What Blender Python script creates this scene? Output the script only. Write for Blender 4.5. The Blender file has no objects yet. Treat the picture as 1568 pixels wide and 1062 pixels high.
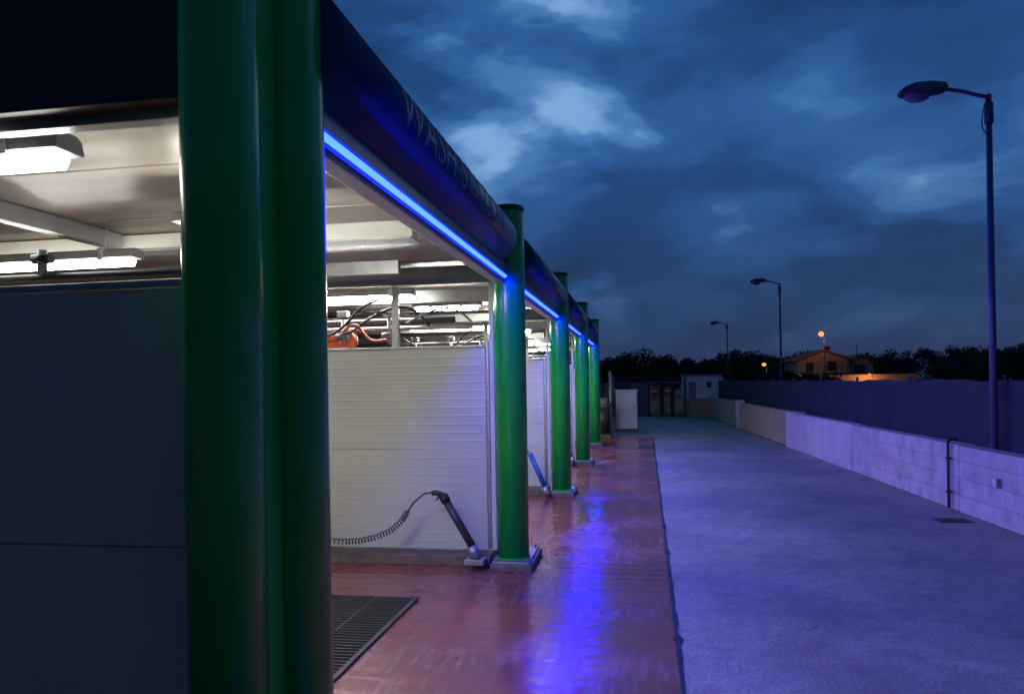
import bpy, bmesh, math, random
from mathutils import Vector, Matrix
random.seed(7)
S=bpy.context.scene
COL=S.collection
S.view_settings.view_transform='Standard'
S.view_settings.look='None'
S.view_settings.exposure=0

# ---------------------------------------------------------------- helpers
def empty(name,loc=(0,0,0)):
    e=bpy.data.objects.new(name,None); e.location=loc; e.empty_display_size=.2
    COL.objects.link(e); return e
def par(o,p):
    if p is not None:
        o.parent=p; o.matrix_parent_inverse=Matrix.Translation(-Vector(p.location))
    return o
def mesh_obj(name,verts,faces,mat=None,parent=None,smooth=False):
    m=bpy.data.meshes.new(name); m.from_pydata(verts,[],faces); m.update()
    o=bpy.data.objects.new(name,m); COL.objects.link(o)
    if mat: m.materials.append(mat)
    if smooth:
        for p in m.polygons: p.use_smooth=True
    return par(o,parent)
def bevel(o,w,seg=2):
    b=o.modifiers.new('bevel','BEVEL'); b.width=w; b.segments=seg; b.limit_method='ANGLE'
    return o
def box(name,x0,x1,y0,y1,z0,z1,mat,parent=None,bev=0):
    v=[(x0,y0,z0),(x1,y0,z0),(x1,y1,z0),(x0,y1,z0),(x0,y0,z1),(x1,y0,z1),(x1,y1,z1),(x0,y1,z1)]
    f=[(0,3,2,1),(4,5,6,7),(0,1,5,4),(1,2,6,5),(2,3,7,6),(3,0,4,7)]
    o=mesh_obj(name,v,f,mat,parent)
    if bev: bevel(o,bev)
    return o
def cyl(name,p0,p1,r,mat,parent=None,seg=32,r1=None,capbev=0):
    p0=Vector(p0);p1=Vector(p1); r1=r if r1 is None else r1
    d=(p1-p0); L=d.length; q=d.to_track_quat('Z','Y').to_matrix()
    rings=[(0,r),(L,r1)]
    if capbev: rings=[(0,r),(L-capbev,r1),(L-capbev*.3,r1-capbev*.3),(L,r1-capbev)]
    v=[];f=[]
    for z,rr in rings:
        for i in range(seg):
            a=2*math.pi*i/seg
            v.append(tuple(p0+q@Vector((rr*math.cos(a),rr*math.sin(a),z))))
    n=len(rings)
    for k in range(n-1):
        for i in range(seg):
            j=(i+1)%seg
            f.append((k*seg+i,k*seg+j,(k+1)*seg+j,(k+1)*seg+i))
    f.append(tuple(reversed(range(seg)))); f.append(tuple(range((n-1)*seg,n*seg)))
    o=mesh_obj(name,v,f,mat,parent)
    for p in o.data.polygons: p.use_smooth=len(p.vertices)==4
    return o
def tube(name,pts,r,mat,parent=None,smooth=True):
    c=bpy.data.curves.new(name,'CURVE'); c.dimensions='3D'; c.bevel_depth=r; c.bevel_resolution=3; c.resolution_u=8
    c.use_fill_caps=True
    if smooth:
        s=c.splines.new('NURBS'); s.points.add(len(pts)-1)
        for i,p in enumerate(pts): s.points[i].co=(p[0],p[1],p[2],1)
        s.use_endpoint_u=True; s.order_u=3
    else:
        s=c.splines.new('POLY'); s.points.add(len(pts)-1)
        for i,p in enumerate(pts): s.points[i].co=(p[0],p[1],p[2],1)
    o=bpy.data.objects.new(name,c); COL.objects.link(o); c.materials.append(mat)
    return par(o,parent)

# ---------------------------------------------------------------- materials
def mat(name,col,rough=.6,metal=0,spec=.5,noise=0,nscale=3,bump=0,bscale=40,coat=0,col2=None):
    m=bpy.data.materials.new(name); m.use_nodes=True
    nt=m.node_tree; b=nt.nodes['Principled BSDF']
    b.inputs['Base Color'].default_value=(*col,1); b.inputs['Roughness'].default_value=rough
    b.inputs['Metallic'].default_value=metal
    b.inputs['Specular IOR Level'].default_value=spec
    if coat: b.inputs['Coat Weight'].default_value=coat; b.inputs['Coat Roughness'].default_value=.12
    tc=nt.nodes.new('ShaderNodeNewGeometry')
    if noise or col2:
        n=nt.nodes.new('ShaderNodeTexNoise'); n.inputs['Scale'].default_value=nscale; n.inputs['Detail'].default_value=8
        n.inputs['Roughness'].default_value=.65
        nt.links.new(tc.outputs['Position'],n.inputs['Vector'])
        r=nt.nodes.new('ShaderNodeValToRGB'); r.color_ramp.elements[0].position=.32; r.color_ramp.elements[1].position=.68
        c2=col2 if col2 else tuple(min(1,c*(1+noise)) for c in col)
        c1=col if col2 else tuple(c*(1-noise) for c in col)
        r.color_ramp.elements[0].color=(*c1,1); r.color_ramp.elements[1].color=(*c2,1)
        nt.links.new(n.outputs['Fac'],r.inputs['Fac']); nt.links.new(r.outputs['Color'],b.inputs['Base Color'])
    if bump:
        n2=nt.nodes.new('ShaderNodeTexNoise'); n2.inputs['Scale'].default_value=bscale; n2.inputs['Detail'].default_value=6
        nt.links.new(tc.outputs['Position'],n2.inputs['Vector'])
        bp=nt.nodes.new('ShaderNodeBump'); bp.inputs['Strength'].default_value=bump; bp.inputs['Distance'].default_value=.01
        nt.links.new(n2.outputs['Fac'],bp.inputs['Height']); nt.links.new(bp.outputs['Normal'],b.inputs['Normal'])
    return m
def emis(name,col,s):
    m=bpy.data.materials.new(name); m.use_nodes=True
    nt=m.node_tree; nt.nodes.clear()
    e=nt.nodes.new('ShaderNodeEmission'); e.inputs['Color'].default_value=(*col,1); e.inputs['Strength'].default_value=s
    o=nt.nodes.new('ShaderNodeOutputMaterial'); nt.links.new(e.outputs[0],o.inputs[0]); return m

M_green=mat('green_paint',(.008,.46,.065),rough=.25,noise=.1,nscale=2,bump=.03,bscale=25,coat=.15)
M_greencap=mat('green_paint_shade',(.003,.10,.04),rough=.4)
M_beam=mat('navy_beam_paint',(.028,.05,.18),rough=.34,noise=.12,nscale=2,coat=.2)
M_fascia=mat('dark_fascia',(.018,.007,.014),rough=.5,noise=.2)
M_letter=mat('faded_lettering',(.065,.10,.29),rough=.45,col2=(.03,.055,.2),nscale=9)
M_galv=mat('galvanised_steel',(.38,.39,.38),rough=.42,metal=.55,noise=.2,nscale=6)
M_white=mat('white_powdercoat',(.68,.67,.62),rough=.4,noise=.08,nscale=2)
M_dark=mat('dark_rubber',(.02,.021,.024),rough=.5)
M_dmetal=mat('dark_steel',(.07,.065,.06),rough=.45,metal=.4,noise=.3,nscale=8)
M_greyp=mat('grey_plastic',(.22,.22,.22),rough=.45,noise=.1)
M_red=mat('orange_red_plastic',(.65,.10,.025),rough=.4)
M_blue=mat('blue_plastic',(.02,.12,.45),rough=.4)
M_kerb=mat('kerb_concrete',(.17,.13,.11),rough=.75,noise=.35,nscale=9,bump=.4,bscale=60)
M_pole=mat('lamp_pole_paint',(.14,.11,.2),rough=.45,metal=.3,noise=.15)
M_head=mat('lamp_head_plastic',(.12,.1,.16),rough=.4)
M_glass=mat('lamp_lens',(.2,.22,.3),rough=.12)
M_led=emis('blue_led',(.0005,.0016,1),350)
M_fluo=emis('fluorescent_diffuser',(1,.985,.90),32)
M_fluo_i=emis('fluorescent_diffuser_inline',(1,.985,.90),100)
M_fluo_fill=emis('fluorescent_diffuser_fill',(1,.99,.90),105)  # brighter emission for the fixtures added to light column fronts and cabinet
M_soil=mat('dark_ground',(.03,.032,.025),rough=.95,noise=.4,nscale=.6)
M_bark=mat('bark',(.04,.03,.02),rough=.9)

def ceil_mat():
    m=mat('ceiling_sandwich_panel',(.32,.28,.22),rough=.38,col2=(.50,.46,.39),nscale=.9)
    nt=m.node_tree; b=nt.nodes['Principled BSDF']
    g=nt.nodes.new('ShaderNodeNewGeometry'); s=nt.nodes.new('ShaderNodeSeparateXYZ')
    nt.links.new(g.outputs['Position'],s.inputs[0])
    mu=nt.nodes.new('ShaderNodeMath'); mu.operation='MULTIPLY'; mu.inputs[1].default_value=20
    nt.links.new(s.outputs['Y'],mu.inputs[0])
    si=nt.nodes.new('ShaderNodeMath'); si.operation='SINE'; nt.links.new(mu.outputs[0],si.inputs[0])
    bp=nt.nodes.new('ShaderNodeBump'); bp.inputs['Strength'].default_value=.12; bp.inputs['Distance'].default_value=.02
    nt.links.new(si.outputs[0],bp.inputs['Height']); nt.links.new(bp.outputs[0],b.inputs['Normal'])
    return m
M_ceil=ceil_mat()

def panel_mat(name,c,rough,ribs=True):
    m=mat(name,c,rough=rough,noise=.07,nscale=1.5)
    nt=m.node_tree; b=nt.nodes['Principled BSDF']
    g=nt.nodes.new('ShaderNodeNewGeometry'); s=nt.nodes.new('ShaderNodeSeparateXYZ')
    nt.links.new(g.outputs['Position'],s.inputs[0])
    mu=nt.nodes.new('ShaderNodeMath'); mu.operation='MULTIPLY'; mu.inputs[1].default_value=math.pi/.075
    nt.links.new(s.outputs['Z'],mu.inputs[0])
    si=nt.nodes.new('ShaderNodeMath'); si.operation='SINE'; nt.links.new(mu.outputs[0],si.inputs[0])
    pw=nt.nodes.new('ShaderNodeMath'); pw.operation='POWER'; pw.inputs[1].default_value=24
    ab=nt.nodes.new('ShaderNodeMath'); ab.operation='ABSOLUTE'; nt.links.new(si.outputs[0],ab.inputs[0])
    nt.links.new(ab.outputs[0],pw.inputs[0])
    n=nt.nodes.new('ShaderNodeTexNoise'); n.inputs['Scale'].default_value=260 if not ribs else 120
    nt.links.new(g.outputs['Position'],n.inputs['Vector'])
    ad=nt.nodes.new('ShaderNodeMath'); ad.operation='MULTIPLY_ADD'; ad.inputs[1].default_value=.35 if ribs else 1.0
    nt.links.new(n.outputs['Fac'],ad.inputs[0])
    if ribs: nt.links.new(pw.outputs[0],ad.inputs[2])
    else: ad.inputs[2].default_value=0
    bp=nt.nodes.new('ShaderNodeBump'); bp.inputs['Strength'].default_value=.4 if ribs else .35; bp.inputs['Distance'].default_value=.004
    nt.links.new(ad.outputs[0],bp.inputs['Height']); nt.links.new(bp.outputs[0],b.inputs['Normal'])
    return m
M_panel=panel_mat('white_ribbed_panel',(.60,.63,.57),.33)
M_panelg=panel_mat('grey_panel',(.66,.52,.40),.65,False)

def floor_red():
    m=bpy.data.materials.new('red_painted_concrete'); m.use_nodes=True
    nt=m.node_tree; b=nt.nodes['Principled BSDF']; L=nt.links.new
    g=nt.nodes.new('ShaderNodeNewGeometry')
    n=nt.nodes.new('ShaderNodeTexNoise'); n.inputs['Scale'].default_value=1.1; n.inputs['Detail'].default_value=10; n.inputs['Roughness'].default_value=.6
    L(g.outputs['Position'],n.inputs['Vector'])
    r=nt.nodes.new('ShaderNodeValToRGB'); r.color_ramp.elements[0].position=.3; r.color_ramp.elements[1].position=.7
    r.color_ramp.elements[0].color=(.19,.048,.04,1); r.color_ramp.elements[1].color=(.36,.095,.07,1)
    L(n.outputs['Fac'],r.inputs['Fac'])
    mp=nt.nodes.new('ShaderNodeMapping'); mp.inputs['Scale'].default_value=(22,3.2,1); mp.inputs['Rotation'].default_value=(0,0,.25)
    L(g.outputs['Position'],mp.inputs['Vector'])
    v=nt.nodes.new('ShaderNodeTexNoise'); v.inputs['Scale'].default_value=1.; v.inputs['Detail'].default_value=6; v.inputs['Roughness'].default_value=.6
    L(mp.outputs[0],v.inputs['Vector'])
    wr=nt.nodes.new('ShaderNodeValToRGB'); wr.color_ramp.elements[0].position=.46; wr.color_ramp.elements[1].position=.70
    L(v.outputs['Fac'],wr.inputs['Fac'])
    n3=nt.nodes.new('ShaderNodeTexNoise'); n3.inputs['Scale'].default_value=.9; n3.inputs['Detail'].default_value=3
    L(g.outputs['Position'],n3.inputs['Vector'])
    wr2=nt.nodes.new('ShaderNodeValToRGB'); wr2.color_ramp.elements[0].position=.44; wr2.color_ramp.elements[1].position=.66
    L(n3.outputs['Fac'],wr2.inputs['Fac'])
    mm=nt.nodes.new('ShaderNodeMath'); mm.operation='MULTIPLY'; L(wr.outputs['Color'],mm.inputs[0]); L(wr2.outputs['Color'],mm.inputs[1])
    ms=nt.nodes.new('ShaderNodeMath'); ms.operation='MULTIPLY'; ms.inputs[1].default_value=.6; L(mm.outputs[0],ms.inputs[0])
    mx=nt.nodes.new('ShaderNodeMixRGB'); mx.inputs['Color2'].default_value=(.46,.33,.28,1)
    L(ms.outputs[0],mx.inputs['Fac']); L(r.outputs['Color'],mx.inputs['Color1']); L(mx.outputs[0],b.inputs['Base Color'])
    s=nt.nodes.new('ShaderNodeSeparateXYZ'); L(g.outputs['Position'],s.inputs[0])
    wn=nt.nodes.new('ShaderNodeTexNoise'); wn.inputs['Scale'].default_value=6; wn.inputs['Detail'].default_value=2; L(g.outputs['Position'],wn.inputs['Vector'])
    def M(op,a,b_=None,c=None):
        q=nt.nodes.new('ShaderNodeMath'); q.operation=op
        for i,z in enumerate((a,b_,c)):
            if z is None: continue
            if isinstance(z,(int,float)): q.inputs[i].default_value=z
            else: L(z,q.inputs[i])
        return q.outputs[0]
    sy=M('SINE',M('ADD',M('MULTIPLY',s.outputs['Y'],38),M('MULTIPLY',wn.outputs['Fac'],7)))
    sx=M('ABSOLUTE',M('SINE',M('MULTIPLY',s.outputs['X'],14)))
    rib=M('MULTIPLY',sy,M('POWER',sx,.4))
    h=M('ADD',M('MULTIPLY',rib,.22),M('MULTIPLY',wn.outputs['Fac'],.9))
    bp=nt.nodes.new('ShaderNodeBump'); bp.inputs['Strength'].default_value=.38; bp.inputs['Distance'].default_value=.010
    L(h,bp.inputs['Height']); L(bp.outputs[0],b.inputs['Normal'])
    rr=nt.nodes.new('ShaderNodeValToRGB'); rr.color_ramp.elements[0].position=.35; rr.color_ramp.elements[1].position=.68
    rr.color_ramp.elements[0].color=(.14,.14,.14,1); rr.color_ramp.elements[1].color=(.32,.32,.32,1)
    L(n3.outputs['Fac'],rr.inputs['Fac']); L(rr.outputs['Color'],b.inputs['Roughness'])
    b.inputs['Specular IOR Level'].default_value=.85
    return m
def concrete():
    m=bpy.data.materials.new('worn_concrete'); m.use_nodes=True
    nt=m.node_tree; b=nt.nodes['Principled BSDF']; L=nt.links.new
    g=nt.nodes.new('ShaderNodeNewGeometry')
    def noise(sc,det,lo,hi,c0,c1):
        n=nt.nodes.new('ShaderNodeTexNoise'); n.inputs['Scale'].default_value=sc; n.inputs['Detail'].default_value=det; n.inputs['Roughness'].default_value=.68
        L(g.outputs['Position'],n.inputs['Vector'])
        r=nt.nodes.new('ShaderNodeValToRGB'); r.color_ramp.elements[0].position=lo; r.color_ramp.elements[1].position=hi
        r.color_ramp.elements[0].color=(*c0,1); r.color_ramp.elements[1].color=(*c1,1); L(n.outputs['Fac'],r.inputs['Fac'])
        return n,r
    n1,r1=noise(.7,9,.33,.67,(.33,.275,.24),(.62,.53,.47))
    n2,r2=noise(45,5,.35,.65,(.5,.5,.5),(1,1,1))
    n4,r4=noise(2.6,4,.28,.37,(.42,.42,.42),(1,1,1))
    n5,r5=noise(7,6,.35,.6,(.75,.75,.75),(1,1,1))
    v=nt.nodes.new('ShaderNodeTexVoronoi'); v.feature='DISTANCE_TO_EDGE'; v.inputs['Scale'].default_value=.3
    wn=nt.nodes.new('ShaderNodeTexNoise'); wn.inputs['Scale'].default_value=2.5; wn.inputs['Detail'].default_value=6
    L(g.outputs['Position'],wn.inputs['Vector'])
    va=nt.nodes.new('ShaderNodeVectorMath'); va.operation='MULTIPLY_ADD'; va.inputs[1].default_value=(.9,.9,.0)
    L(wn.outputs['Color'],va.inputs[0]); L(g.outputs['Position'],va.inputs[2]); L(va.outputs[0],v.inputs['Vector'])
    cr=nt.nodes.new('ShaderNodeValToRGB'); cr.color_ramp.elements[0].position=.0; cr.color_ramp.elements[1].position=.003
    cr.color_ramp.elements[0].color=(.72,.72,.72,1); cr.color_ramp.elements[1].color=(1,1,1,1)
    L(v.outputs['Distance'],cr.inputs['Fac'])
    last=r1.outputs['Color']
    for o in (r2,r4,r5,cr):
        mx=nt.nodes.new('ShaderNodeMixRGB'); mx.blend_type='MULTIPLY'; mx.inputs['Fac'].default_value=1
        L(last,mx.inputs['Color1']); L(o.outputs['Color'],mx.inputs['Color2']); last=mx.outputs[0]
    L(last,b.inputs['Base Color']); b.inputs['Roughness'].default_value=.6
    bp=nt.nodes.new('ShaderNodeBump'); bp.inputs['Strength'].default_value=.6; bp.inputs['Distance'].default_value=.01
    L(n2.outputs['Fac'],bp.inputs['Height']); L(bp.outputs[0],b.inputs['Normal'])
    return m
M_floor=floor_red(); M_conc=concrete()
def blockwall():
    m=bpy.data.materials.new('painted_block_wall'); m.use_nodes=True
    nt=m.node_tree; b=nt.nodes['Principled BSDF']; L=nt.links.new; b.inputs['Roughness'].default_value=.75
    g=nt.nodes.new('ShaderNodeNewGeometry'); s=nt.nodes.new('ShaderNodeSeparateXYZ'); L(g.outputs['Position'],s.inputs[0])
    c=nt.nodes.new('ShaderNodeCombineXYZ'); L(s.outputs['Y'],c.inputs[0]); L(s.outputs['Z'],c.inputs[1])
    br=nt.nodes.new('ShaderNodeTexBrick'); br.inputs['Scale'].default_value=1; br.inputs['Brick Width'].default_value=.5; br.inputs['Row Height'].default_value=.2
    br.inputs['Mortar Size'].default_value=.007; br.inputs['Mortar Smooth'].default_value=.4
    br.inputs['Color1'].default_value=(.72,.58,.54,1); br.inputs['Color2'].default_value=(.64,.52,.49,1); br.inputs['Mortar'].default_value=(.48,.40,.38,1)
    L(c.outputs[0],br.inputs['Vector'])
    n=nt.nodes.new('ShaderNodeTexNoise'); n.inputs['Scale'].default_value=4; n.inputs['Detail'].default_value=9; L(g.outputs['Position'],n.inputs['Vector'])
    r=nt.nodes.new('ShaderNodeValToRGB'); r.color_ramp.elements[0].position=.3; r.color_ramp.elements[1].position=.6
    r.color_ramp.elements[0].color=(.7,.7,.7,1); L(n.outputs['Fac'],r.inputs['Fac'])
    mx=nt.nodes.new('ShaderNodeMixRGB'); mx.blend_type='MULTIPLY'; mx.inputs['Fac'].default_value=1
    L(br.outputs['Color'],mx.inputs['Color1']); L(r.outputs['Color'],mx.inputs['Color2']); L(mx.outputs[0],b.inputs['Base Color'])
    n2=nt.nodes.new('ShaderNodeTexNoise'); n2.inputs['Scale'].default_value=50; L(g.outputs['Position'],n2.inputs['Vector'])
    b0=nt.nodes.new('ShaderNodeBump'); b0.inputs['Strength'].default_value=.3; b0.inputs['Distance'].default_value=.008; L(n2.outputs['Fac'],b0.inputs['Height'])
    bp=nt.nodes.new('ShaderNodeBump'); bp.inputs['Strength'].default_value=.6; bp.inputs['Distance'].default_value=.006; bp.invert=True
    L(br.outputs['Fac'],bp.inputs['Height']); L(b0.outputs[0],bp.inputs['Normal']); L(bp.outputs[0],b.inputs['Normal'])
    return m
M_block=blockwall()
M_plaster=mat('plaster_wall',(.66,.55,.51),rough=.8,noise=.14,nscale=2,bump=.3,bscale=50)
M_beige=mat('beige_wall',(.5,.36,.22),rough=.85,noise=.15,nscale=2,bump=.3,bscale=40)
M_screen=mat('fence_screen_fabric',(.022,.021,.038),rough=.8,noise=.25,nscale=4,bump=.5,bscale=30)

# ---------------------------------------------------------------- ground
mesh_obj('ground',[(-400,-100,-.004),(400,-100,-.004),(400,900,-.004),(-400,900,-.004)],[(0,1,2,3)],M_soil)
def edge(y): return .17+.008*y
mesh_obj('concrete_driveway',[(edge(-4),-4,0),(3.98+.132,-4,0),(3.98-.033*34,34,0),(edge(34),34,0)],[(0,1,2,3)],M_conc)
mesh_obj('concrete_yard',[(-9,21.5,.0),(edge(21.5),21.5,.0),(edge(34),34,.0),(-9,34,.0)],[(0,1,2,3)],M_conc)
mesh_obj('red_wash_bay_floor',[(-7,-4,.004),(edge(-4)-.012,-4,.004),(edge(21.5)-.012,21.5,.004),(-7,21.5,.004)],[(0,1,2,3)],M_floor)
v=[];f=[]
N=260
for i in range(N+1):
    y=-4+i*(25.5/N); w=.010+.012*random.random()**2+(.03 if random.random()<.04 else 0)
    v+= [(edge(y)-.012-w*.6,y,.008),(edge(y)-.012+w,y,.008)]
for i in range(N): f.append((2*i,2*i+1,2*i+3,2*i+2))
mesh_obj('expansion_joint',v,f,M_dark)

# ---------------------------------------------------------------- columns
YC=[2.19,6.6,10.7,14.75,18.8]
XC=-1.115
def column(x,yc,near=False):
    e=empty('green_steel_column',(x,yc,0))
    if near:
        for k,(xx,dy) in enumerate(((-1.198,-.165),(-1.142,.165))):
            cyl('tube_%d'%(k+1),(xx,yc+dy,.05),(xx,yc+dy,3.12),.112,M_green,e,64,capbev=.02)
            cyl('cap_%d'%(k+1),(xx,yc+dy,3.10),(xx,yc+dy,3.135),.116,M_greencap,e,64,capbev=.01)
        box('web',x-.09,x-.02,yc-.05,yc+.05,.05,3.08,M_green,e)
    else:
        cyl('tube',(x,yc-.13,.05),(x,yc-.13,3.12),.138,M_green,e,96,capbev=.02)
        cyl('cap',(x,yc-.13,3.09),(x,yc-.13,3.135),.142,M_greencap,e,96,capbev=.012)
        cyl('foot_ring',(x,yc-.13,.07),(x,yc-.13,.095),.15,M_green,e,64,capbev=.006)
    box('base_plate',x-.16,x+.16,yc-.32,yc+.32,.062,.076,M_galv,e,.003)
    for dx in (-.135,.135):
        for dy in (-.29,.29):
            cyl('anchor_bolt',(x+dx,yc+dy,.07),(x+dx,yc+dy,.11),.010,M_galv,e,6)
    box('plinth',x-.17,x+.19,yc-.35,yc+.35,0,.062,M_kerb,e,.012)
    return e
for i,y in enumerate(YC): column(XC,y,i==0)
for y in YC: column(-6.3,y)

# ---------------------------------------------------------------- canopy
can=empty('car_wash_canopy',(-3.7,10,2.6))
BX,BZ,BR=-1.14,2.77,.188
for i in range(4):
    y0=2.37 if i==0 else YC[i]+.2; y1=YC[i+1]-.66
    cyl('tube_beam',(BX,y0,BZ),(BX,y1,BZ),BR,M_beam,can,96,capbev=.015)
    cyl('tube_beam_neck',(BX-.02,y1-.01,BZ),(BX-.02,YC[i+1]-.2,BZ),.10,M_beam,can,32)
cyl('rear_tube_beam',(-6.3,2.37,BZ),(-6.3,18.9,BZ),BR,M_beam,can,64)
try:
    for t,y0 in (('WASH STATION',3.0),('WASH',7.6)):
        c=bpy.data.curves.new('lettering','FONT'); c.body=t; c.size=.26
        o=bpy.data.objects.new('lettering_src',c); COL.objects.link(o)
        bpy.context.view_layer.update()
        me=bpy.data.meshes.new_from_object(o.evaluated_get(bpy.context.evaluated_depsgraph_get()))
        bpy.data.objects.remove(o)
        bm=bmesh.new(); bm.from_mesh(me)
        bmesh.ops.triangulate(bm,faces=bm.faces)
        for _ in range(2):
            bmesh.ops.subdivide_edges(bm,edges=[e_ for e_ in bm.edges if e_.calc_length()>.03],cuts=1)
            bmesh.ops.triangulate(bm,faces=bm.faces)
        R=BR+.003
        for vv in bm.verts:
            a=(vv.co.y-.09)/R+math.radians(5)
            vv.co=(BX+R*math.cos(a),y0+vv.co.x*1.25,BZ+R*math.sin(a))
        me2=bpy.data.meshes.new('lettering'); bm.to_mesh(me2); me2.materials.append(M_letter)
        lo=bpy.data.objects.new('lettering',me2); COL.objects.link(lo); par(lo,can)
except Exception as ex: print('text',ex)
led=empty('blue_led_strip_light',(-1.11,10,2.5))
for i in range(4):
    y0=YC[i]+(.34 if i else .31); y1=YC[i+1]-.31
    mesh_obj('emitter',[(-1.1195,y0,2.4905),(-1.0985,y0,2.5095),(-1.0985,y1,2.5095),(-1.1195,y1,2.4905)],[(0,1,2,3)],M_led,led)
    box('channel_back',-1.142,-1.126,y0,y1,2.478,2.60,M_beam,led)
    box('channel_top',-1.126,-1.092,y0,y1,2.514,2.60,M_beam,led)
    box('edge_channel',-1.225,-1.146,y0-.04,y1+.04,2.455,2.56,M_white,can,.003)
    box('edge_gutter',-1.31,-1.228,y0-.04,y1+.04,2.51,2.64,M_galv,can,.003)
box('front_fascia',-6.3,-1.32,2.19,2.27,2.53,3.22,M_fascia,can,.004)
box('front_fascia_lip',-6.3,-1.32,2.275,2.34,2.50,2.66,M_galv,can,.004)
box('end_fascia',-6.3,-1.30,18.8,18.88,2.53,3.1,M_fascia,can,.004)
box('roof_top',-6.3,-1.34,2.28,18.79,2.76,2.93,M_fascia,can)
y=2.28
while y<18.7:
    y1=min(y+.98,18.78)
    box('ceiling_panel',-6.25,-1.24,y,y1-.012,2.665+random.random()*.004,2.74,M_ceil,can,.006)
    y=y1
for yc in YC[1:]:
    cyl('cross_pipe',(-6.3,yc-.1,2.57),(-1.27,yc-.1,2.57),.08,M_greyp,can,32)
    box('cross_angle',-6.3,-1.35,yc+.5,yc+.54,2.40,2.52,M_galv,can,.003)
    box('cross_angle_lip',-6.3,-1.35,yc+.545,yc+.6,2.40,2.412,M_galv,can)
for i in range(4):
    ym=(YC[i]+YC[i+1])/2+.3
    box('purlin',-6.2,-1.42,ym-.06,ym+.06,2.55,2.655,M_white,can,.006)
    box('purlin_lip',-6.2,-1.42,ym-.09,ym+.09,2.535,2.547,M_galv,can)
    for x in (-3.5,-5):
        box('long_rail',x-.04,x+.04,YC[i]+.2,ym-.1,2.55,2.655,M_galv,can,.004)
    box('boom_rail',-5.9,-1.7,ym+.5,ym+.56,2.40,2.50,M_galv,can,.004)

# ---------------------------------------------------------------- partitions
for i,yc in enumerate(YC):
    e=empty('partition_wall',(-3.7,yc,0))
    mm=M_panelg if i==0 else M_panel
    yf=yc-.03
    z=.12
    for z1 in ((.5,1.10,1.925) if i==0 else (1.02,1.925)):
        box('panel',-6.2,-1.36,yf,yf+.06,z,z1-.006,mm,e,.004)
        z=z1
    box('top_trim',-6.2,-1.36,yf-.008,yf+.068,1.925,1.945,M_galv,e,.003)
    box('end_profile',-1.355,-1.325,yf-.008,yf+.068,.12,1.95,M_galv if i else M_panelg,e,.003)
    box('end_post',-1.318,-1.278,yf-.02,yf+.03,.12,2.5,M_white,e,.003)
    box('kerb',-6.3,-1.31,yc-.2,yc+.2,0,.10,M_kerb,e,.015)
    for x in (-2.2,-3.6,-5.1):
        box('post',x-.03,x+.03,yc-.01,yc+.05,1.946,2.5,M_galv,e,.003)

# ---------------------------------------------------------------- fluorescent fixtures
def fixture(x0,x1,y,z,k=1.0,fl=None):
    e=empty('fluorescent_light_fixture',((x0+x1)/2,y,z))
    def prof(pts,xa,xb,mt,nm,tap=0):
        n=len(pts); v=[(xa+tap*(1 if p[1]<0 else 0),y+p[0]*k,z+p[1]*k) for p in pts]+[(xb-tap*(1 if p[1]<0 else 0),y+p[0]*k,z+p[1]*k) for p in pts]
        f=[tuple(range(n)),tuple(reversed(range(n,2*n)))]+[(i,i+n,(i+1)%n+n,(i+1)%n) for i in range(n)]
        return mesh_obj(nm,v,f,mt,e)
    bevel(prof([(-.065,.0),(-.055,.045),(-.03,.06),(.03,.06),(.055,.045),(.065,.0)],x0-.02,x1+.02,M_greyp,'housing'),.006)
    bevel(prof([(-.055,-.002),(-.035,-.045),(.035,-.045),(.055,-.002)],x0,x1,fl or M_fluo,'diffuser',.03),.006)
    for x in (x0+.2,x1-.2):
        cyl('hanger',(x,y,z+.05),(x,y,2.66),.006,M_galv,e,8)
        box('clip',x-.02,x+.02,y-.068*k,y+.068*k,z-.012,z+.062*k,M_galv,e,.004)
    return e
fixture(-3.4,-2.06,2.44,2.47,1.15)
fixture(-2.38,-1.66,3.62,2.47,1,M_fluo_fill)  # added fixture, hidden behind the near column, to light the second column's front
for i,yc in enumerate(YC[:-1]):
    if i: fixture(-3.45,-2.12,yc+.28,2.45,1,M_fluo_i)
    if i==0: fixture(-4.5,-3.1,yc+2.05,2.42)
    else: fixture(-2.5,-1.75,yc+1.6,2.47,1,M_fluo_fill)  # added bright fixtures set near the columns to light their fronts
fixture(-3.3,-2.0,19.05,2.45,1,M_fluo_fill)  # added outside the end fascia to brighten the white cabinet

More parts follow.
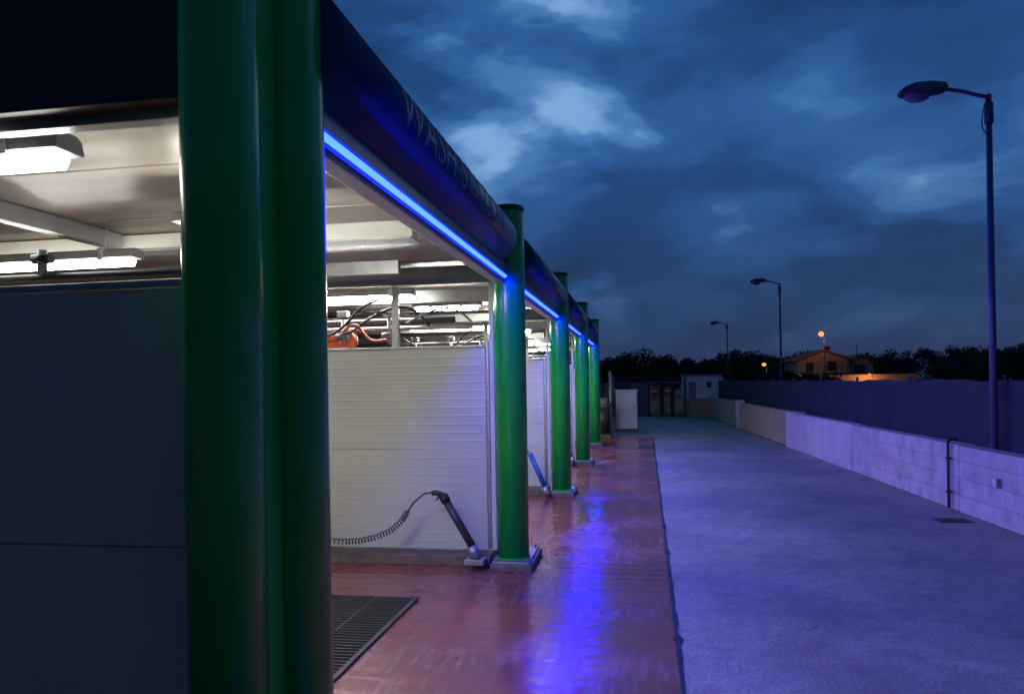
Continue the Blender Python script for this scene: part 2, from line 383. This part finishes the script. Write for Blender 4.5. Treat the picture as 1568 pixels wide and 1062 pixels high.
# ---------------------------------------------------------------- overhead pipes and hoses
for i,yc in enumerate(YC):
    e=empty('wash_hose_boom',(-2.4,yc,2.1))
    y=yc+.12
    if i==0:
        tube('supply_pipe',[(-6.2,y,1.99),(-1.5,y,1.99)],.018,M_dark,e,False)
        for x in (-2.05,-2.55):
            cyl('swivel',(x,y,1.98),(x,y,2.09),.016,M_greyp,e,12)
            cyl('valve',(x-.035,y,2.06),(x+.035,y,2.06),.018,M_dark,e,12)
        continue
    tube('supply_pipe',[(-6.2,y,2.12),(-1.5,y,2.12)],.022,M_galv,e,False)
    tube('supply_pipe_2',[(-6.2,y+.12,2.2),(-1.7,y+.12,2.2)],.03,M_dark,e,False)
    tube('hose_a',[(-1.9,y,2.12),(-2.0,y-.05,2.28),(-2.2,y-.1,2.33),(-2.5,y-.1,2.2),(-2.7,y-.05,2.05),(-3,y,2.1)],.012,M_dark,e)
    tube('hose_b',[(-2.4,y,2.4),(-2.5,y-.2,2.32),(-2.65,y-.25,2.12),(-2.9,y-.2,2.02),(-3.2,y-.1,2.1),(-3.5,y,2.3)],.012,M_dark,e)
    tube('hose_c',[(-1.5,y,2.15),(-1.6,y-.1,2.28),(-1.8,y-.15,2.3),(-2.1,y-.1,2.16)],.010,M_greyp,e)
    tube('cable',[(-3.3,y-.1,2.3),(-2.9,y-.1,2.17),(-2.4,y-.1,2.3),(-2.1,y-.1,2.2),(-1.7,y-.1,2.28)],.007,M_dark,e)
    for x in (-2.3,-2.75,-3.3):
        box('bracket',x-.05,x+.05,y-.04,y+.04,2.24,2.30,M_galv,e,.004)
        cyl('swivel',(x,y,1.98),(x,y,2.28),.018,M_galv,e,12)
        cyl('valve',(x-.06,y-.03,2.06),(x+.06,y-.03,2.06),.03,M_greyp,e,12)
    if i in (1,2):
        cyl('hose_reel',(-2.74,y+.02,2.03),(-2.74,y+.14,2.03),.09,M_red,e,28,capbev=.02)
        box('pump_cover',-3.1,-2.76,y+.0,y+.16,1.96,2.08,M_red,e,.03)
        tube('red_hose',[(-2.74,y-.06,2.1),(-2.6,y-.1,2.2),(-2.5,y-.1,2.06),(-2.42,y-.1,1.99),(-2.3,y-.08,2.02)],.013,M_red,e)
e=empty('ceiling_boom_arm',(-2.35,4.5,2.5))
cyl('pivot',(-2.35,4.5,2.66),(-2.35,4.5,2.40),.03,M_galv,e,16)
box('pivot_plate',-2.47,-2.23,4.4,4.6,2.53,2.55,M_galv,e,.004)
tube('arm',[(-2.35,4.5,2.42),(-3.3,4.7,2.42)],.018,M_dmetal,e,False)
tube('drop_hose',[(-2.36,4.5,2.42),(-2.30,4.46,2.32),(-2.36,4.45,2.2),(-2.42,4.45,1.9),(-2.4,4.5,1.5)],.012,M_greyp,e)
cyl('knuckle',(-2.35,4.45,2.37),(-2.35,4.55,2.37),.04,M_greyp,e,20)

# ---------------------------------------------------------------- spray lance with coiled hose
e=empty('foam_brush_with_coiled_hose',(-1.42,6.2,.12))
yb=6.28
cyl('brush_holder',(-1.43,yb,.19),(-1.68,yb,.62),.034,M_dmetal,e,24)
cyl('holder_collar',(-1.66,yb,.585),(-1.695,yb,.645),.042,M_dark,e,24)
cyl('holder_foot',(-1.40,yb,.105),(-1.45,yb,.21),.045,M_galv,e,24)
box('foot_plate',-1.50,-1.33,yb-.07,yb+.07,.06,.105,M_galv,e,.004)
tube('gun_handle',[(-1.69,yb,.64),(-1.73,yb,.67),(-1.79,yb,.66)],.022,M_dark,e)
tube('trigger',[(-1.72,yb,.65),(-1.745,yb-.02,.60)],.008,M_dark,e)
path=[(-1.79,.665),(-1.86,.655),(-1.95,.58),(-2.01,.50),(-2.06,.42),(-2.16,.33),(-2.3,.27),(-2.45,.235),(-2.6,.225),(-2.8,.24),(-3.0,.3)]
def pt(t):
    t=t*(len(path)-1); i=min(int(t),len(path)-2); k=t-i
    return Vector((path[i][0]*(1-k)+path[i+1][0]*k,yb,path[i][1]*(1-k)+path[i+1][1]*k))
tube('hose_lead',[pt(i/20*.32) for i in range(21)],.0075,M_dmetal,e)
pts=[];NT=36
for i in range(NT*10):
    t=.3+.7*i/(NT*10); p=pt(t); d=(pt(min(1,t+.01))-pt(t-.01)).normalized()
    up=Vector((-d.z,0,d.x)); a=2*math.pi*i/10; rr=.024
    pts.append(p+up*rr*math.cos(a)+Vector((0,1,0))*rr*math.sin(a))
tube('hose_coil',pts,.0045,M_dark,e,False)
for k,yc in ((2,10.7),(3,14.75)):
    e=empty('spray_gun_holder',(-1.4,yc-.2,.12))
    cyl('holder',(-1.30,yc-.42,.12),(-1.52,yc-.42,.62),.035,M_blue,e,20)
    cyl('holder_foot',(-1.27,yc-.42,.05),(-1.33,yc-.42,.16),.045,M_galv,e,20)
    tube('hose',[(-1.53,yc-.42,.63),(-1.65,yc-.42,.72),(-1.85,yc-.42,.5),(-2.2,yc-.42,.25),(-2.8,yc-.42,.3)],.012,M_dark,e)

# ---------------------------------------------------------------- floor grate
e=empty('floor_drain_grate',(-2.3,4.3,0))
gx0,gx1,gy0,gy1=-2.9,-1.68,3.0,5.36
box('pit',gx0,gx1,gy0,gy1,.005,.008,M_dark,e)
for a in ((gx0-.03,gx0,gy0-.03,gy1+.03),(gx1,gx1+.03,gy0-.03,gy1+.03)):
    box('frame',*a,.005,.022,M_dmetal,e)
for a in ((gx0,gx1,gy0-.03,gy0),(gx0,gx1,gy1,gy1+.03)):
    box('frame',*a,.005,.022,M_dmetal,e)
v=[];f=[]
def addbox(x0,x1,y0,y1,z0,z1):
    n=len(v); v.extend([(x0,y0,z0),(x1,y0,z0),(x1,y1,z0),(x0,y1,z0),(x0,y0,z1),(x1,y0,z1),(x1,y1,z1),(x0,y1,z1)])
    f.extend([tuple(n+i for i in q) for q in ((0,3,2,1),(4,5,6,7),(0,1,5,4),(1,2,6,5),(2,3,7,6),(3,0,4,7))])
yy=gy0+.03
while yy<gy1-.02:
    addbox(gx0,gx1,yy,yy+.010,.0085,.020); yy+=.05
for x in (-2.6,-2.29,-1.98): addbox(x,x+.012,gy0,gy1,.0085,.0185)
mesh_obj('bars',v,f,M_dmetal,e)

# ---------------------------------------------------------------- low wall at right + screen fence
def wx(y): return 3.98-.033*y
def wallseg(name,y0,y1,z1,off,th,m,parent,n=1,z0=0,bev=.01):
    v=[(wx(y0)+off,y0,z0),(wx(y0)+off+th,y0,z0),(wx(y1)+off+th,y1,z0),(wx(y1)+off,y1,z0)]
    v+=[(a,b,z1) for a,b,_ in v]
    f=[(0,3,2,1),(4,5,6,7),(0,1,5,4),(1,2,6,5),(2,3,7,6),(3,0,4,7)]
    return bevel(mesh_obj(name,v,f,m,parent),bev)
w=empty('low_boundary_wall',(3.7,10,0))
wallseg('block_section',-4,9.55,.775,0,.2,M_block,w)
wallseg('block_section_b',9.58,13.6,.785,.004,.2,M_block,w)
wallseg('plaster_section',13.6,17.6,.80,-.006,.2,M_plaster,w)
wallseg('end_pier',17.6,18.4,.83,-.03,.26,M_plaster,w)
wallseg('beige_section',18.4,25.4,.82,.03,.18,M_beige,w)
wallseg('pier',25.4,25.9,.9,-.02,.24,M_plaster,w)
wallseg('far_section',25.9,34,.85,.03,.18,M_beige,w)
e=empty('wall_drain_pipe',(wx(9.75)-.03,9.75,0))
X=wx(9.75)-.035
tube('pipe',[(X,9.75,.02),(X,9.75,.80),(X+.03,9.75,.835),(X+.1,9.75,.835)],.018,M_dark,e,False)
for z in (.2,.6): box('clip',X-.025,X+.034,9.72,9.78,z,z+.02,M_dark,e)
e=empty('wall_junction_box',(wx(8.62),8.62,.45))
box('body',wx(8.62)-.045,wx(8.62)-.002,8.57,8.67,.42,.51,M_greyp,e,.008)
box('lid',wx(8.62)-.052,wx(8.62)-.046,8.575,8.665,.425,.505,M_white,e,.002)
e=empty('drain_cover',(3.3,8.9,0))
box('frame',3.2,3.55,8.85,9.1,.002,.008,M_dmetal,e)
for k in range(7): box('slot',3.22+k*.046,3.245+k*.046,8.88,9.07,.009,.011,M_dark,e)
fe=empty('screened_fence',(3.9,15,0))
v=[];f=[];n=0
ys=[-4+i*.12 for i in range(330)]
for y in ys:
    o=.24+.012*math.sin(y*5.1)+.015*math.sin(y*1.7+1)+.008*random.random()
    top=1.54+.012*math.sin(y*2.5)+.008*math.sin(y*7)
    x=wx(y)+o+.006*max(0,y)
    v+=[(x,y,.4),(x+.01*math.sin(y*9),y,1.0),(x,y,top)]
for i in range(len(ys)-1):
    for k in (0,1):
        a=3*i+k; f.append((a,a+3,a+4,a+1))
mesh_obj('screen',v,f,M_screen,fe,True)
for i in range(16):
    y=-3+i*2.5; x=wx(y)+.3+.006*max(0,y)
    cyl('fence_post',(x,y,0),(x,y,1.6),.022,M_pole,fe,12)

# ---------------------------------------------------------------- street lamps
def street_lamp(x,y,H=4.72):
    e=empty('street_lamp',(x,y,0))
    cyl('pole',(x,y,0),(x,y,H),.042,M_pole,e,20,r1=.03)
    cyl('pole_collar',(x,y,H-.32),(x,y,H-.1),.046,M_pole,e,20)
    tube('arm',[(x,y,H-.03),(x-.12,y,H-.0),(x-.3,y,H+.07),(x-.48,y,H+.1)],.022,M_pole,e)
    tube('cable',[(x-.03,y-.03,H-.05),(x-.12,y-.04,H-.3),(x-.03,y-.04,H-.5),(x,y-.04,H-.42)],.006,M_dark,e)
    secs=[(-.42,.03,.03,.0),(-.46,.085,.065,.0),(-.6,.115,.085,.005),(-.78,.12,.085,.01),(-.88,.10,.06,.0),(-.93,.05,.03,-.005)]
    v=[];f=[];n=16
    for sx,wy,hz,zo in secs:
        for k in range(n):
            a=2*math.pi*k/n
            ca,sa=math.cos(a),math.sin(a)
            ca=math.copysign(abs(ca)**.6,ca); sa=math.copysign(abs(sa)**.6,sa)
            zz=hz*sa; zz=zz if zz>0 else zz*.7
            v.append((x+sx,y+wy*ca,H+.105+(sx+.42)*.05+zo+zz))
    for s in range(len(secs)-1):
        for k in range(n):
            j=(k+1)%n; f.append((s*n+k,s*n+j,(s+1)*n+j,(s+1)*n+k))
    f.append(tuple(range(n))); f.append(tuple(reversed(range((len(secs)-1)*n,len(secs)*n))))
    mesh_obj('head',v,f,M_head,e,True)
    v=[];f=[]
    for r,dz in ((1,0),(.85,-.04),(.5,-.065),(.05,-.07)):
        for k in range(16):
            a=2*math.pi*k/16; v.append((x-.74+.14*r*math.cos(a),y+.095*r*math.sin(a),H+.04+dz))
    for s in range(3):
        for k in range(16):
            j=(k+1)%16; f.append((s*16+k,s*16+j,(s+1)*16+j,(s+1)*16+k))
    mesh_obj('lens',v,f,M_glass,e,True)
street_lamp(3.88,9.15); street_lamp(4.57,25.8); street_lamp(4.9,43.9)

# ---------------------------------------------------------------- far yard
M_cab=mat('white_enamel',(.82,.82,.78),rough=.4,noise=.04)
e=empty('white_service_cabinet',(-.43,24,0))
box('body',-.76,-.10,23.8,24.4,.1,1.29,M_cab,e,.02)
box('plinth',-.80,-.06,23.76,24.44,0,.1,M_kerb,e,.01)
box('door',-.72,-.14,23.788,23.797,.16,1.24,M_cab,e,.002)
box('lid',-.79,-.07,23.77,24.43,1.292,1.325,M_cab,e,.008)
cyl('handle',(-.2,23.77,.7),(-.2,23.77,.8),.01,M_dark,e,8)
for k,(x,y) in enumerate(((-1.05,21.6),(-1.15,23.2))):
    e=empty('vacuum_cleaner_station',(x,y,0))
    cyl('drum',(x,y,.1),(x,y,.85),.19,M_dmetal,e,28); cyl('drum_head',(x,y,.86),(x,y,1.1),.2,M_greyp,e,28,r1=.12)
    box('base',x-.25,x+.25,y-.25,y+.25,0,.1,M_kerb,e,.01)
    cyl('mast',(x+.22,y,.0),(x+.22,y,1.9),.02,M_galv,e,12)
    tube('hose',[(x,y-.15,.6),(x+.3,y-.3,.9),(x+.3,y-.1,1.7),(x+.24,y,1.85),(x+.35,y-.1,1.2),(x+.35,y-.2,.2),(x+.2,y-.3,.1)],.02,M_dark,e)
g=empty('yard_gate',(1,33,0))
M_gate=mat('gate_panel_paint',(.5,.34,.2),rough=.7,noise=.3,nscale=3)
M_sign=mat('sign_red',(.55,.08,.05),rough=.6)
for x in (-1.6,-.5,.35,.9,1.35,1.9): box('gate_post',x-.04,x+.04,33.0,33.08,0,1.7,M_dark,g,.004)
box('top_rail',-1.6,1.9,33.0,33.06,1.48,1.53,M_pole,g)
box('mid_rail',-1.6,1.9,33.0,33.06,.9,.94,M_pole,g)
box('bottom_rail',-1.6,1.9,33.0,33.06,.14,.18,M_pole,g)
for i in range(20): 
    x=-1.55+i*.088; cyl('bar',(x,33.03,.15),(x,33.03,1.5),.008,M_pole,g,6)
box('panel_a',.42,.82,33.09,33.12,.1,1.35,M_gate,g); box('panel_b',1.0,1.28,33.09,33.12,.1,1.3,M_gate,g)
box('panel_c',1.45,1.8,33.09,33.12,.1,1.2,M_beige,g)
e=empty('warning_sign',(.7,32.95,1.2)); box('plate',.45,.75,32.94,32.955,.95,1.3,M_sign,e); box('stripe',.48,.72,32.93,32.938,1.1,1.17,M_white,e)
e=empty('warning_sign',(1.2,32.95,1.2)); box('plate',1.0,1.3,32.94,32.955,1.0,1.3,M_sign,e); box('stripe',1.03,1.27,32.93,32.938,1.12,1.18,M_white,e)
h=empty('white_service_building',(2.7,34,0))
box('base',1.98,3.5,33.6,37,0,.78,M_beige,h,.01)
box('walls',1.96,3.5,33.58,37,.783,1.78,M_cab,h,.01)
box('roof_slab',1.9,3.6,33.5,37.1,1.785,1.86,M_kerb,h,.01)
box('window',2.85,3.05,33.565,33.575,1.25,1.5,M_dark,h); box('door',2.1,2.4,33.565,33.575,.79,1.5,M_greyp,h)
h=empty('shed',(0,38,0))
box('walls',-3.5,1.9,38,42,0,1.7,mat('shed_wall',(.06,.05,.05),rough=.8,noise=.3),h,.01)
box('roof',-3.7,2.1,37.8,42.2,1.703,1.80,M_dark,h,.01)
box('door',-.5,.5,37.98,37.99,0,1.5,M_greyp,h)
box('door_b',-2.4,-1.4,37.98,37.99,0,1.5,M_gate,h)

# ---------------------------------------------------------------- distant house
M_house=mat('house_render',(.34,.30,.24),rough=.85,noise=.15,nscale=.6)
M_roof=mat('roof_tile',(.2,.09,.05),rough=.8,noise=.3,nscale=3,bump=.5,bscale=8)
h=empty('farm_house',(18.5,80,0))
def gable(name,x0,x1,y0,y1,ze,zr,parent):
    xm=(x0+x1)/2
    v=[(x0,y0,0),(x1,y0,0),(x1,y1,0),(x0,y1,0),(x0,y0,ze),(x1,y0,ze),(x1,y1,ze),(x0,y1,ze),(xm,y0,zr),(xm,y1,zr)]
    mesh_obj(name,v,[(0,1,5,8,4),(2,3,7,9,6),(1,2,6,5),(3,0,4,7)],M_house,parent)
    o=.4; t=.14
    k=(zr-ze)/(xm-x0)
    v=[(x0-o,y0-o,ze-o*k),(xm,y0-o,zr),(x1+o,y0-o,ze-o*k),(x0-o,y1+o,ze-o*k),(xm,y1+o,zr),(x1+o,y1+o,ze-o*k)]
    v=[(a,b,c+.02) for a,b,c in v]+[(a,b,c+t) for a,b,c in v]
    f=[(0,1,4,3),(1,2,5,4),(6,9,10,7),(7,10,11,8),(0,6,7,1),(1,7,8,2),(3,4,10,9),(4,5,11,10),(0,3,9,6),(2,8,11,5)]
    mesh_obj(name+'_roof',v,f,M_roof,parent)
gable('walls',15.6,20.4,79,86,3.4,4.3,h)
gable('wing',20.4,23.0,80,86,3.1,3.75,h)
box('upper_window',16.4,17.1,78.96,78.99,2.3,3.1,M_dark,h); box('upper_window_b',18.4,19.2,78.96,78.99,2.3,3.2,M_dark,h)
box('window_c',21.2,22.2,79.96,79.99,2.0,2.8,M_dark,h)
box('balcony',18.0,20.2,78.2,78.98,2.05,2.15,M_house,h)
for x in (18.1,18.6,19.1,19.6,20.1): box('baluster',x-.03,x+.03,78.25,78.3,2.15,2.95,M_dark,h)
box('chimney',18.9,19.4,82,82.5,3.6,4.8,M_roof,h)
tube('tv_aerial',[(22,82,3.5),(22,82,5.0)],.03,M_dark,h,False)
gw=empty('garden_wall',(18,74,0))
box('wall',12.5,25,74,74.25,0,1.80,M_beige,gw,.01); box('coping',12.4,25.1,73.95,74.3,1.802,1.84,M_kerb,gw)
M_sod=emis('sodium_lamp_glow',(1,.30,.10),1.8)
def sodium(x,y,z,power,r,name='sodium_street_lamp',ly=.1):
    e=empty(name,(x,y,0))
    cyl('pole',(x+.25,y,0),(x+.25,y,z+.1),.035,M_dark,e,12,r1=.025)
    tube('arm',[(x+.25,y,z+.1),(x+.1,y,z+.2),(x,y,z+.14)],.03,M_dark,e)
    cyl('shade',(x,y,z+.14),(x,y,z+.04),.06,M_dark,e,16,r1=.18)
    bpy.ops.mesh.primitive_uv_sphere_add(radius=r,location=(x,y,z-.08),segments=20,ring_count=12)
    o=bpy.context.object; o.name='bulb'; o.data.materials.append(M_sod); par(o,e)
    l=bpy.data.lights.new('bulb_light','POINT'); l.energy=power; l.color=(1,.36,.08); l.shadow_soft_size=.2
    lo=bpy.data.objects.new('bulb_light',l); lo.location=(x,y-ly,z-.5); COL.objects.link(lo); par(lo,e)
sodium(17.2,76.0,5.85,70,.25)
sodium(14.6,72.9,1.9,120,.08); sodium(20.6,72.9,1.9,120,.08); sodium(12.2,78,3.1,30,.2)

# ---------------------------------------------------------------- trees
M_leaf=mat('foliage',(.007,.012,.006),rough=.9,col2=(.022,.03,.015),nscale=1.2)
def treeline(name,trees,leaf=.28,per=900):
    v=[];f=[]
    for (x,y,hh,r) in trees:
        def seg(a,b,ra,rb):
            n=len(v); d=(Vector(b)-Vector(a)); q=d.to_track_quat('Z','Y').to_matrix()
            for p,rr in ((a,ra),(b,rb)):
                for k in range(5):
                    t=2*math.pi*k/5; v.append(tuple(Vector(p)+q@Vector((rr*math.cos(t),rr*math.sin(t),0))))
            for k in range(5): f.append((n+k,n+(k+1)%5,n+5+(k+1)%5,n+5+k))
        seg((x,y,0),(x,y,hh*.5),.18,.1)
        clumps=[]
        for k in range(9):
            a=random.random()*6.28; rr=r*random.random()**.6
            c=(x+rr*math.cos(a),y+rr*math.sin(a)*.7,hh*(.35+.5*random.random())*(1-.12*rr/r))
            clumps.append((c,random.uniform(.3,.62)*r*.75)); seg((x,y,hh*.45),c,.06,.02)
        for k in range(per):
            c,cr=random.choice(clumps)
            d=Vector((random.gauss(0,1),random.gauss(0,1),random.gauss(0,1))).normalized()*cr*random.random()**.4
            p=Vector(c)+Vector((d.x,d.y,d.z*.75))
            if p.z<.1: continue
            u=Vector((random.gauss(0,1),random.gauss(0,1),random.gauss(0,1))).normalized(); w=u.orthogonal().normalized()
            s=leaf*random.uniform(.5,1.2); n=len(v)
            v.extend([tuple(p-u*s*.6),tuple(p+w*s*.35),tuple(p+u*s*.6),tuple(p-w*s*.35)]); f.append((n,n+1,n+2,n+3))
    mesh_obj(name,v,f,M_leaf)
T=[]
x=-30
while x<16:
    y=92+random.uniform(-6,8)
    hgt=4.9+.9*math.sin(x*.55+2)+random.uniform(-.5,.5)
    T.append((x,y,hgt,3.0)); x+=1.0
treeline('distant_tree_line',T,.34,1100)
T=[];x=14
while x<80:
    y=100+random.uniform(-6,8)
    hgt=4.4+.045*(x-14)+.5*math.sin(x*.4)+random.uniform(-.4,.5)
    T.append((x,y,hgt,3.0)); x+=1.1
treeline('distant_tree_line',T,.34,1100)
T=[]
for i in range(22):
    T.append((8+i*.35+random.random()*.6,50+random.random()*8+i*.8,random.uniform(1.9,2.6),1.1))
treeline('hedge_row',T,.2,500)
T=[]
x=25
while x<60:
    T.append((x,66+random.uniform(-3,3),random.uniform(3.2,4.3),1.9)); x+=1.1
treeline('bush_row',T,.25,800)

# ---------------------------------------------------------------- world : dusk sky with clouds
W=bpy.data.worlds.new('World'); S.world=W; W.use_nodes=True
nt=W.node_tree; nt.nodes.clear(); L=nt.links.new
tc=nt.nodes.new('ShaderNodeTexCoord'); sp=nt.nodes.new('ShaderNodeSeparateXYZ'); L(tc.outputs['Generated'],sp.inputs[0])
def M(op,a,b=None,c=None):
    n=nt.nodes.new('ShaderNodeMath'); n.operation=op
    for i,q in enumerate((a,b,c)):
        if q is None: continue
        if isinstance(q,(int,float)): n.inputs[i].default_value=q
        else: L(q,n.inputs[i])
    return n.outputs[0]
zc=M('MAXIMUM',sp.outputs['Z'],0.0)
dn=M('ADD',zc,.6)
cb=nt.nodes.new('ShaderNodeCombineXYZ'); L(M('DIVIDE',sp.outputs['X'],dn),cb.inputs[0]); L(M('DIVIDE',sp.outputs['Y'],dn),cb.inputs[1]); L(M('MULTIPLY',zc,2.0),cb.inputs[2])
mp=nt.nodes.new('ShaderNodeMapping'); mp.inputs['Location'].default_value=(5.3,2.1,0); L(cb.outputs[0],mp.inputs['Vector'])
def N(sc,det,ro,dist=0,off=0):
    n=nt.nodes.new('ShaderNodeTexNoise'); n.inputs['Scale'].default_value=sc; n.inputs['Detail'].default_value=det; n.inputs['Roughness'].default_value=ro; n.inputs['Distortion'].default_value=dist
    if off:
        a=nt.nodes.new('ShaderNodeVectorMath'); a.operation='ADD'; a.inputs[1].default_value=(off,off*.7,off*.3); L(mp.outputs[0],a.inputs[0]); L(a.outputs[0],n.inputs['Vector'])
    else: L(mp.outputs[0],n.inputs['Vector'])
    return n.outputs['Fac']
big=N(1.5,3,.5,.2); med=N(4.2,6,.48,.2)
mixn=M('ADD',M('MULTIPLY',big,.5),M('MULTIPLY',med,.5))
r=nt.nodes.new('ShaderNodeValToRGB'); cr=r.color_ramp; cr.interpolation='EASE'
cr.elements[0].position=.34; cr.elements[0].color=(.010,.034,.110,1)
cr.elements[1].position=.74; cr.elements[1].color=(.20,.39,.70,1)
for p,c in ((.45,(.014,.062,.20,1)),(.54,(.026,.105,.32,1)),(.63,(.062,.19,.46,1))):
    q=cr.elements.new(p); q.color=c
puff=N(3.4,5,.5,.3,7.3)
pr=nt.nodes.new('ShaderNodeMapRange'); pr.interpolation_type='SMOOTHSTEP'; pr.inputs[1].default_value=.54; pr.inputs[2].default_value=.72; pr.inputs[3].default_value=0; pr.inputs[4].default_value=.18; L(puff,pr.inputs[0])
L(M('ADD',mixn,pr.outputs[0]),r.inputs['Fac'])
hz=nt.nodes.new('ShaderNodeValToRGB'); hz.color_ramp.elements[0].position=0; hz.color_ramp.elements[0].color=(.0,.0,.0,1)
hz.color_ramp.elements[1].position=.28; hz.color_ramp.elements[1].color=(1,1,1,1)
L(zc,hz.inputs['Fac'])
mx=nt.nodes.new('ShaderNodeMixRGB'); L(hz.outputs['Color'],mx.inputs['Fac']); mx.inputs['Color1'].default_value=(.010,.030,.085,1); L(r.outputs['Color'],mx.inputs['Color2'])
# the night side of the sky (south) is darker than the dusk side
mr=nt.nodes.new('ShaderNodeMapRange'); mr.interpolation_type='SMOOTHSTEP'; mr.inputs[1].default_value=-.25; mr.inputs[2].default_value=.45; mr.inputs[3].default_value=.42; mr.inputs[4].default_value=1.0; L(sp.outputs['Y'],mr.inputs[0])
sky=nt.nodes.new('ShaderNodeTexSky'); sky.sky_type='NISHITA'; sky.sun_disc=False; sky.sun_elevation=math.radians(-4); sky.sun_rotation=math.radians(20)
sm=nt.nodes.new('ShaderNodeMixRGB'); sm.blend_type='ADD'; sm.inputs['Fac'].default_value=.05
L(mx.outputs[0],sm.inputs['Color1']); L(sky.outputs[0],sm.inputs['Color2'])
bg=nt.nodes.new('ShaderNodeBackground'); L(sm.outputs[0],bg.inputs['Color']); L(mr.outputs[0],bg.inputs['Strength'])
ow=nt.nodes.new('ShaderNodeOutputWorld'); L(bg.outputs[0],ow.inputs[0])
sl=bpy.data.lights.new('sun','SUN'); sl.energy=.02; sl.angle=math.radians(15); sl.color=(.7,.8,1)
so=bpy.data.objects.new('sun',sl); so.rotation_euler=(math.radians(-70),0,math.radians(-20)); COL.objects.link(so)

# ---------------------------------------------------------------- camera
c=bpy.data.cameras.new('camera'); co=bpy.data.objects.new('camera',c); COL.objects.link(co)
c.sensor_width=36; c.lens=26.4; c.shift_y=.035; c.clip_end=2000; c.clip_start=.05
co.matrix_world=Matrix.Translation((0,0,1.6))@Matrix.Rotation(math.radians(9.68),4,'Z')@Matrix.Rotation(math.radians(90),4,'X')@Matrix.Rotation(-.017,4,'Z')
S.camera=co
